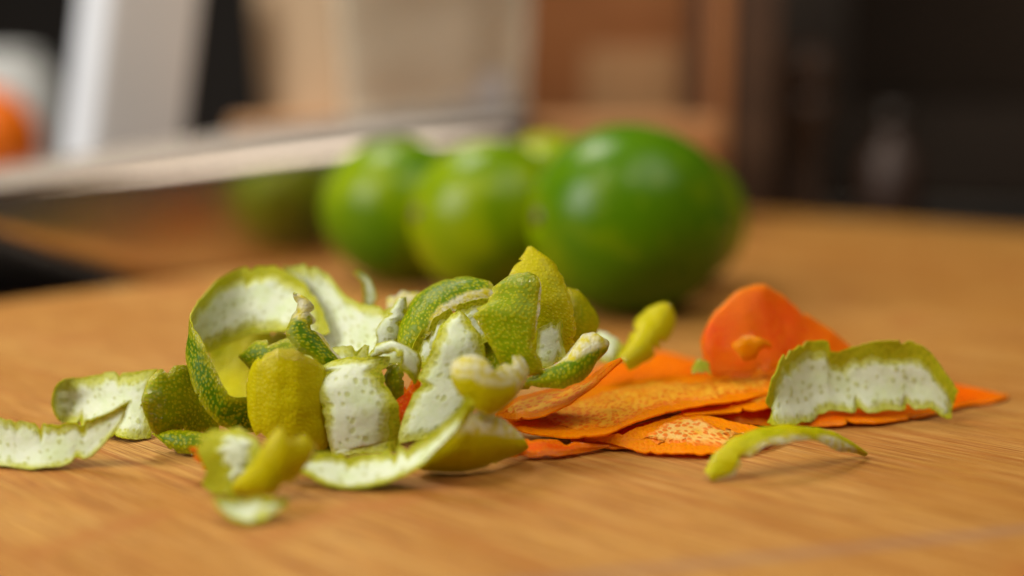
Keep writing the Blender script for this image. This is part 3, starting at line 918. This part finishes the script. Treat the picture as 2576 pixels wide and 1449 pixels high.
peel('lime', [(1772, 1195, 17.4, 1790, 1217, 17.25), (1800, 1150, 17.5, 1850, 1205, 17.3), (1845, 1107, 17.6, 1878, 1165, 17.3),
              (1910, 1082, 17.8, 1930, 1130, 17.4), (1980, 1076, 18.0, 1995, 1115, 17.6), (2050, 1080, 18.2, 2055, 1112, 17.8),
              (2110, 1098, 18.4, 2105, 1138, 18.0), (2150, 1125, 18.5, 2150, 1148, 18.4), (2172, 1148, 18.6, 2173, 1153, 18.58)],
     'rind', "thin arched light green lime strip bridging over bare board before the orange peels", bulge=0.06, tint=0.55, bare=[(0.78, 1.0, 0.16, 0.5), (0.3, 1.0, 0.3, 0.25)])

# ---- orange peels
OR = dict(rind=0.05, pith=0.03, wave=0.03)
peel('orange', [(1245, 1042, .6, 1250, 1054, .55), (1290, 1002, .6, 1300, 1058, .5), (1350, 985, .75, 1370, 1047, .62),
                (1420, 965, .9, 1430, 1017, .8), (1490, 938, 1.15, 1495, 972, 1.05), (1535, 915, 1.4, 1540, 931, 1.35),
                (1562, 900, 1.55, 1564, 905, 1.55)],
     'pith', "pointed orange peel wedged under the dark lime curl, tip raised", mode='z', tint=0.1, inset=(0.12, 0.2), **OR)
peel('orange', [(1262, 1062, .4, 1265, 1070, .35), (1330, 1030, .45, 1330, 1093, .3), (1420, 1000, .45, 1420, 1102, .3),
                (1500, 975, .5, 1520, 1095, .35), (1580, 955, .55, 1610, 1060, .45), (1680, 950, .6, 1700, 1032, .5),
                (1780, 950, .6, 1830, 1012, .55), (1880, 935, .6, 1930, 993, .5), (1955, 905, .8, 1990, 970, .6)],
     'pith', "longest orange peel, dotted inside up, lying flat across the pile", mode='z', tint=0.1, inset=(0.15, 0.5), **OR)
peel('orange', [(1762, 860, 21.9, 1768, 900, 21.8), (1785, 800, 21.9, 1790, 940, 21.5), (1830, 757, 22.1, 1840, 952, 21.4),
                (1870, 728, 22.3, 1890, 948, 21.4), (1910, 715, 22.5, 1940, 940, 21.5), (1960, 738, 22.6, 1990, 930, 21.7),
                (2020, 785, 22.6, 2050, 920, 21.9), (2080, 830, 22.6, 2110, 915, 22.1), (2140, 880, 22.6, 2150, 905, 22.3)],
     'rind', "big upright orange peel folded into a peak, skin side out", bulge=0.07, tint=-0.1, jag=0.06, **OR)
peel('orange', [(1842, 872, 21.2, 1868, 907, 21.1), (1870, 850, 21.1, 1900, 898, 21.1), (1905, 846, 21.2, 1915, 880, 21.1),
                (1940, 862, 21.4, 1935, 880, 21.4)],
     'rind', "small torn light orange flap stuck on the folded peak peel", bulge=0.05, tint=1.2, jag=0.09, rind=0.03, pith=0.03, inset=(0.02, 0.05))
peel('orange', [(1470, 1101, .25, 1475, 1104, .2), (1560, 1092, .3, 1560, 1117, .15), (1640, 1070, .32, 1650, 1136, .1),
                (1720, 1042, .38, 1750, 1146, .1), (1800, 1052, .35, 1850, 1141, .1), (1890, 1070, .3, 1940, 1115, .12),
                (1960, 1085, .2, 1970, 1092, .18)],
     'pith', "orange peel with a pale dotted patch and ragged back edge, beside the green arch", mode='z', tint=0.3, jag=0.1,
     inset=(0.14, 0.3), end_inset=(0.45, 0.8), pale=0.8, **OR)
peel('orange', [(1255, 1120, .3, 1262, 1150, .08), (1320, 1104, .3, 1330, 1152, .06), (1400, 1108, .25, 1410, 1149, .06),
                (1480, 1114, .2, 1480, 1136, .06), (1530, 1121, .1, 1531, 1125, .08)],
     'rind', "lowest dark red orange peel squeezed under the long dotted one", mode='z', tint=-0.4, **OR)  # low tint puts the shadow under the pile into the skin colour
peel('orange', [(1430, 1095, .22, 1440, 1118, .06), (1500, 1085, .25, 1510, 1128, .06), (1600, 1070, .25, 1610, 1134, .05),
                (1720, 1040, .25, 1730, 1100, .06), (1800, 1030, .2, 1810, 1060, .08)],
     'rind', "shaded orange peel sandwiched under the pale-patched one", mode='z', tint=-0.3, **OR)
peel('orange', [(1790, 1030, .35, 1800, 1060, .2), (1900, 1005, .42, 1920, 1068, .1), (2000, 990, .4, 2050, 1074, .06),
                (2100, 985, .3, 2200, 1069, .06), (2250, 980, .2, 2330, 1047, .06), (2400, 968, .15, 2430, 1023, .05),
                (2490, 988, .1, 2500, 1015, .04), (2535, 997, .06, 2537, 1002, .05)],
     'rind', "long orange peel with a pointed tail running under the white arched lime peel", mode='z', tint=0.0, **OR)
peel('orange', [(1700, 1000, .5, 1720, 1045, .4), (1800, 985, .5, 1830, 1038, .4), (1900, 975, .5, 1940, 1030, .4),
                (1980, 970, .45, 2010, 1010, .4)],
     'pith', "orange peel layered between the long dotted one and the pointed-tail one", mode='z', tint=0.0, inset=(0.2, 0.4), **OR)
peel('orange', [(1440, 955, .3, 1440, 985, .2), (1520, 920, .35, 1520, 990, .2), (1600, 895, .4, 1600, 990, .25),
                (1660, 885, .45, 1670, 985, .3), (1740, 903, .4, 1750, 970, .3), (1810, 928, .3, 1815, 955, .25)],
     'rind', "blurred orange peel lying at the back of the orange pile below the yellow strip", mode='z', tint=0.1, **OR)
peel('orange', [(472, 1126, .55, 500, 1124, .55), (478, 1142, .4, 530, 1140, .45), (490, 1165, .2, 545, 1165, .3),
                (510, 1190, .04, 560, 1192, .1)],
     'rind', "tiny ragged orange scrap under the heap beside the dark lime peel", mode='z', tint=0.0, jag=0.09, rind=0.05, pith=0.04)
peel('orange', [(985, 955, 19.9, 990, 1090, 19.4), (1020, 950, 19.9, 1025, 1095, 19.4), (1060, 955, 19.9, 1060, 1090, 19.4)],
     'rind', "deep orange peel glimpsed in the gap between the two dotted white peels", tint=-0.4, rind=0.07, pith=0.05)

# ------------------------------------------------------------------ background
# steel dish standing behind the board's edge
def steel_dish():
    L, R = -400, 1330
    n = 40
    rim_near, rim_far, bot_near, bot_far = [], [], [], []
    base = -0.0265
    for i in range(n + 1):
        t = i / n
        u = L + (R - L) * t
        kx = ray(u, 430); kx = kx[0] / kx[1]
        yn = 46.98 / (1 - 0.55 * kx)
        vn = float(np.interp(u, [-400, 0, 661, 1000, 1330], [533, 473, 376, 336, 306]))
        vf = float(np.interp(u, [-400, 0, 661, 1000, 1330], [488, 430, 328, 292, 268]))
        rim_near.append(at_y(u, vn, yn))
        rim_far.append(at_y(u, vf, yn + 7.0))
        # hull curve rising towards the left end
        zb = base + float(np.interp(u, [-260, -120, 0, 110, 230, 380, 600], [0.052, 0.047, 0.0405, 0.033, 0.0265, 0.012, 0.0]))
        pn = rim_near[-1]
        bot_near.append(Vector((pn.x, pn.y - 0.002, zb)))
        pf = rim_far[-1]
        bot_far.append(Vector((pf.x, pf.y - 0.012, base)))
    verts, faces = [], []
    th = 0.0012

    def row(rows):
        base_i = len(verts)
        for r in rows:
            verts.extend([tuple(p) for p in r])
        return base_i
    m = 8
    outer = []
    # cross-section: far rim -> far wall down -> floor -> near wall up -> near rim (outer), then inner skin back
    secs_o, secs_i = [], []
    for i in range(n + 1):
        A, B, Cc, D = rim_far[i], bot_far[i], bot_near[i], rim_near[i]
        sec = []
        for k in range(m + 1):
            sec.append(A.lerp(B, k / m))
        for k in range(1, m):
            sec.append(B.lerp(Cc, k / m))
        for k in range(m + 1):
            sec.append(Cc.lerp(D, k / m))
        # soften the corners
        for _ in range(3):
            s2 = list(sec)
            for k in range(1, len(sec) - 1):
                s2[k] = (sec[k - 1] + sec[k] * 2 + sec[k + 1]) / 4
            sec = s2
        cen = (A + B + Cc + D) / 4
        secs_o.append(sec)
        inn = []
        for k, p in enumerate(sec):
            q = sec[min(k + 1, len(sec) - 1)] - sec[max(k - 1, 0)]
            nrm = Vector((0, -q.z, q.y)).normalized()
            if nrm.dot(cen - p) < 0:
                nrm = -nrm
            inn.append(p + nrm * th)
        secs_i.append(inn)
    c = len(secs_o[0])
    for sec in secs_o:
        verts.extend(sec)
    o = len(verts)
    for sec in secs_i:
        verts.extend(sec)
    for i in range(n):
        for k in range(c - 1):
            a = i * c + k
            faces.append((a, a + 1, a + c + 1, a + c))
            faces.append((o + a, o + a + c, o + a + c + 1, o + a + 1))
        for k in (0, c - 1):
            a = i * c + k
            faces.append((a, a + c, o + a + c, o + a) if k == 0 else (a, o + a, o + a + c, a + c))
    for i in (0, n):
        faces.append(tuple(i * c + k for k in range(c)))
    org = Vector((verts[0][0], verts[0][1], base))
    inside = [min(f) >= o for f in faces]
    ob = mesh_obj("steel_dish", [Vector(v) - org for v in verts], faces, M['steel'])
    ob.location = org
    ob.data.materials.append(M['steel_inside'])
    for p_, q_ in zip(ob.data.polygons, inside):
        p_.material_index = 1 if q_ else 0
    bm = bmesh.new(); bm.from_mesh(ob.data)
    bmesh.ops.recalc_face_normals(bm, faces=bm.faces)
    bm.to_mesh(ob.data); bm.free()
    # rolled rim wire
    for rim in (rim_near, rim_far):
        vs, fs = [], []
        r = 0.0013
        for i, p in enumerate(rim):
            for k in range(8):
                a = math.pi * 2 * k / 8
                vs.append(Vector((p.x, p.y + r * math.cos(a), p.z + r * math.sin(a))) - org)
        for i in range(n):
            for k in range(8):
                j = (k + 1) % 8
                fs.append((i * 8 + k, i * 8 + j, i * 8 + 8 + j, i * 8 + 8 + k))
        fs.append(tuple(range(8)))
        fs.append(tuple(range(n * 8, n * 8 + 8)))
        mesh_obj("rim", vs, fs, M['steel_inside'], ob)
    tag(ob, "polished steel dish with sloping rim mirroring the limes and board", "dish")
    return ob


steel_dish()

BASE = -0.0265


def stand(name, parts_fn, loc, rz, label, cat, tilt=0.0):
    e = bpy.data.objects.new(name, None)
    COL.objects.link(e)
    e.location = loc
    e.rotation_euler = (0, tilt, rz)
    parts_fn(e)
    tag(e, label, cat)
    return e


def gx(u, y):
    d = ray(u, 300)
    return d[0] / d[1] * y * 0.01


# white and grey carton (corner towards the viewer)
def carton(e):
    bm = box_bm(0.044, 0.044, 0.16, 0.002, 2, (0, 0, 0.08))
    o = bm_obj("carton_body", bm, M['grey_card'], e)
    o2 = bm_obj("white_panel", box_bm(0.0012, 0.042, 0.156, 0.0004, 1, (-0.0226, 0, 0.08)), M['white_card'], e)


stand("carton", carton, (gx(215, 55), 0.57, BASE + 0.0045), math.radians(38), "upright white carton with one grey side leaning behind the steel dish", "carton", tilt=math.radians(10))


# paper bag: kraft gusset and cream front with a grey printed patch
def bag(e):
    w, d, h = 0.112, 0.098, 0.17
    bm = bmesh.new()
    nx, nz = 14, 16
    vs = {}
    def pt(face, i, k):
        a, z = i / nx, k / nz
        zz = z * h
        shrink = 1 + 0.16 * z
        rr = 0.006
        if face == 'f':
            x = (a - 0.5) * w * shrink
            y = -d / 2 * (1 - 0.1 * z) - 0.004 * math.sin(math.pi * a) * math.sin(math.pi * min(1, z * 1.2)) + 0.005 * mn.noise(Vector((a * 4, z * 5, 1))) + 0.002 * mn.noise(Vector((a * 11, z * 9, 4)))
        return Vector((x, y, zz))
    g = [[bm.verts.new(pt('f', i, k)) for k in range(nz + 1)] for i in range(nx + 1)]
    for i in range(nx):
        for k in range(nz):
            bm.faces.new((g[i][k], g[i + 1][k], g[i + 1][k + 1], g[i][k + 1]))
    bmesh.ops.solidify(bm, geom=list(bm.faces), thickness=0.0008)
    bm_obj("front_panel", bm, M['cream'], e, smooth=True)
    # body behind
    bm = bmesh.new()
    ring_b = [(-w / 2, -d / 2), (w / 2, -d / 2), (w / 2, d / 2), (-w / 2, d / 2)]
    prev = None
    for k in range(nz + 1):
        z = k / nz
        s, q = 1 + 0.16 * z, 1 - 0.1 * z
        ring = []
        for x, y in ring_b:
            ring.append(bm.verts.new((x * s, y * q + (0.0015 if y < 0 else 0), z * h)))
        gl = bm.verts.new((-w / 2 * s + 0.006 * math.sin(math.pi * min(1, z)), 0, z * h))
        gr = bm.verts.new((w / 2 * s - 0.006 * math.sin(math.pi * min(1, z)), 0, z * h))
        ring = [ring[0], ring[1], gr, ring[2], ring[3], gl]
        if prev:
            for i in range(6):
                j = (i + 1) % 6
                bm.faces.new((prev[i], prev[j], ring[j], ring[i]))
        else:
            bm.faces.new(ring)
        prev = ring
    bm.faces.new(prev)
    bm_obj("bag_body", bm, M['kraft'], e)
    bm_obj("printed_patch", box_bm(0.040, 0.0008, 0.016, 0.0, 1, (0.022, -d / 2 - 0.0012, 0.014)), M['label_grey'], e)


BAGY = 60
RISE = 0.053
stand("paper_bag", bag, (gx(965, BAGY), (BAGY + 4) * 0.01, RISE), math.radians(37), "cream and brown paper bag with a grey print patch on the wooden riser", "paper bag")


# low wooden riser carrying the bag
def riser(e):
    bm_obj("top_board", box_bm(0.232, 0.20, 0.012, 0.002, 2, (0, 0, RISE - BASE - 0.006)), M['brown_wood'], e)
    for sx in (-1, 1):
        bm_obj("side_board", box_bm(0.012, 0.20, RISE - BASE - 0.012, 0.001, 1, (sx * 0.106, 0, (RISE - BASE - 0.012) / 2)), M['red_wood'], e)
    bm_obj("front_board", box_bm(0.198, 0.010, RISE - BASE - 0.012, 0.001, 1, (0, -0.093, (RISE - BASE - 0.012) / 2)), M['brown_wood'], e)


stand("wooden_riser", riser, (gx(1205, 60), 0.64, BASE), 0.0, "low reddish brown wooden riser behind the limes and steel dish", "riser")


# taller wooden box
def wbox(e):
    w, d, h, t = 0.118, 0.09, 0.19, 0.008
    bm_obj("front_board", box_bm(w, t, h, 0.0015, 2, (0, -d / 2, h / 2)), M['red_wood'], e)
    bm_obj("back_board", box_bm(w, t, h, 0.0015, 2, (0, d / 2, h / 2)), M['red_wood'], e)
    for sx in (-1, 1):
        bm_obj("side_board", box_bm(t, d - t - 0.001, h, 0.0015, 2, (sx * (w / 2 - t / 2), 0, h / 2)), M['brown_wood'], e)
    bm_obj("base_board", box_bm(w - 2 * t - 0.001, d - t - 0.001, t, 0, 1, (0, 0, t / 2 + 0.001)), M['brown_wood'], e)
    bm_obj("light_panel", box_bm(0.062, 0.002, 0.075, 0.0008, 1, (0.020, -d / 2 - t / 2 - 0.0008, 0.085)), M['tan_wood'], e)


stand("wooden_box", wbox, (gx(1515, 80), 0.82, BASE), math.radians(-4), "tall red brown wooden box with a pale panel behind the largest lime", "box")


# dark post / cabinet side
def post(e):
    bm_obj("cabinet_body", box_bm(0.05, 0.08, 0.34, 0.002, 2, (0, 0, 0.17)), M['dark_wood'], e)
    bm_obj("door_edge", box_bm(0.012, 0.004, 0.33, 0.001, 1, (-0.012, -0.0425, 0.17)), M['red_wood'], e)


stand("dark_cabinet", post, (gx(1835, 74), 0.76, BASE), 0.0, "narrow dark brown wooden cabinet beside the tall wooden box", "cabinet")


def machine(e):
    bm_obj("housing", box_bm(0.24, 0.16, 0.32, 0.012, 3, (0, 0, 0.17)), M['black'], e)
    bm_obj("glass_panel", box_bm(0.15, 0.004, 0.20, 0.002, 2, (0.02, -0.083, 0.19)), M['black_glass'], e)
    bm_obj("base_plate", box_bm(0.23, 0.15, 0.010, 0.002, 2, (0, 0, 0.005)), M['dark_steel'], e)
    for zz in (0.30,):
        bm_obj("trim_strip", box_bm(0.20, 0.004, 0.012, 0.001, 1, (0, -0.083, zz)), M['dark_steel'], e)


stand("coffee_machine", machine, (gx(2330, 88), 0.95, BASE), math.radians(-6), "large black kitchen appliance with dark glass panel beyond the board", "appliance")


def bottle(e):
    bm_obj("bottle_body", lathe_bm([(0, 0), (0.017, 0), (0.019, 0.003), (0.019, 0.046), (0.015, 0.056), (0.0075, 0.062), (0.0075, 0.072), (0, 0.072)], 32), M['amber'], e, smooth=True)
    bm_obj("cap", lathe_bm([(0, 0.0715), (0.009, 0.0715), (0.009, 0.083), (0.008, 0.084), (0, 0.084)], 24), M['black'], e, smooth=True)


def mill(e):
    bm_obj("mill_body", lathe_bm([(0, 0), (0.020, 0), (0.021, 0.006), (0.014, 0.035), (0.012, 0.055), (0.017, 0.080), (0.018, 0.092), (0, 0.092)], 32), M['dark_wood'], e, smooth=True)
    bm_obj("mill_head", lathe_bm([(0, 0.0915), (0.013, 0.0925), (0.017, 0.102), (0.016, 0.115), (0.009, 0.124), (0, 0.127)], 32), M['dark_wood'], e, smooth=True)


M['amber'] = simple("amber_glass", (0.035, 0.014, 0.006), 0.5, var=0.2)
stand("amber_bottle", bottle, (gx(2275, 70), 0.72, BASE), 0, "small amber bottle with black cap before the black appliance", "bottle")
stand("pepper_mill", mill, (gx(2040, 76), 0.78, BASE), 0, "dark turned wood pepper mill between the cabinet and amber bottle", "pepper mill")


# white jar, bowl and orange at the far left
def jar(e):
    bm_obj("jar_body", lathe_bm([(0, 0), (0.036, 0), (0.040, 0.006), (0.041, 0.10), (0.036, 0.113), (0.030, 0.118), (0, 0.118)], 40), M['ceramic'], e, smooth=True)
    bm_obj("lid", lathe_bm([(0, 0.1175), (0.031, 0.1175), (0.032, 0.122), (0.026, 0.128), (0.0, 0.130)], 40), M['ceramic'], e, smooth=True)


stand("white_jar", jar, (gx(20, 92), 0.92, BASE), 0, "round white ceramic jar behind the whole orange", "jar")


def bowl(e):
    bm_obj("bowl_shell", lathe_bm([(0, 0.0), (0.022, 0), (0.024, 0.014), (0.040, 0.032), (0.050, 0.046), (0.0485, 0.0465), (0.038, 0.034), (0.022, 0.0235), (0, 0.0225)], 40),
           M['ceramic'], e, smooth=True)


ox = gx(-68, 70)
stand("white_bowl", bowl, (ox, 0.70, BASE), 0, "shallow white bowl holding the whole orange", "bowl")
ob = lathe_bm([(0, 0)] + [(0.0375 * math.sin(math.pi * i / 32), 0.036 - 0.036 * math.cos(math.pi * i / 32)) for i in range(1, 32)] + [(0, 0.0705)], 48)
og = bm_obj("orange", ob, M['orange_skin'], smooth=True)
og.location = (ox, 0.70, BASE + 0.0275)
st = bm_obj("stem_scar", lathe_bm([(0, 0.0012), (0.002, 0.001), (0.003, 0)], 12), M['dark_wood'], og, smooth=True)
st.location = (0, 0, 0.0702)
tag(og, "whole bright orange sitting in the white bowl", "orange")
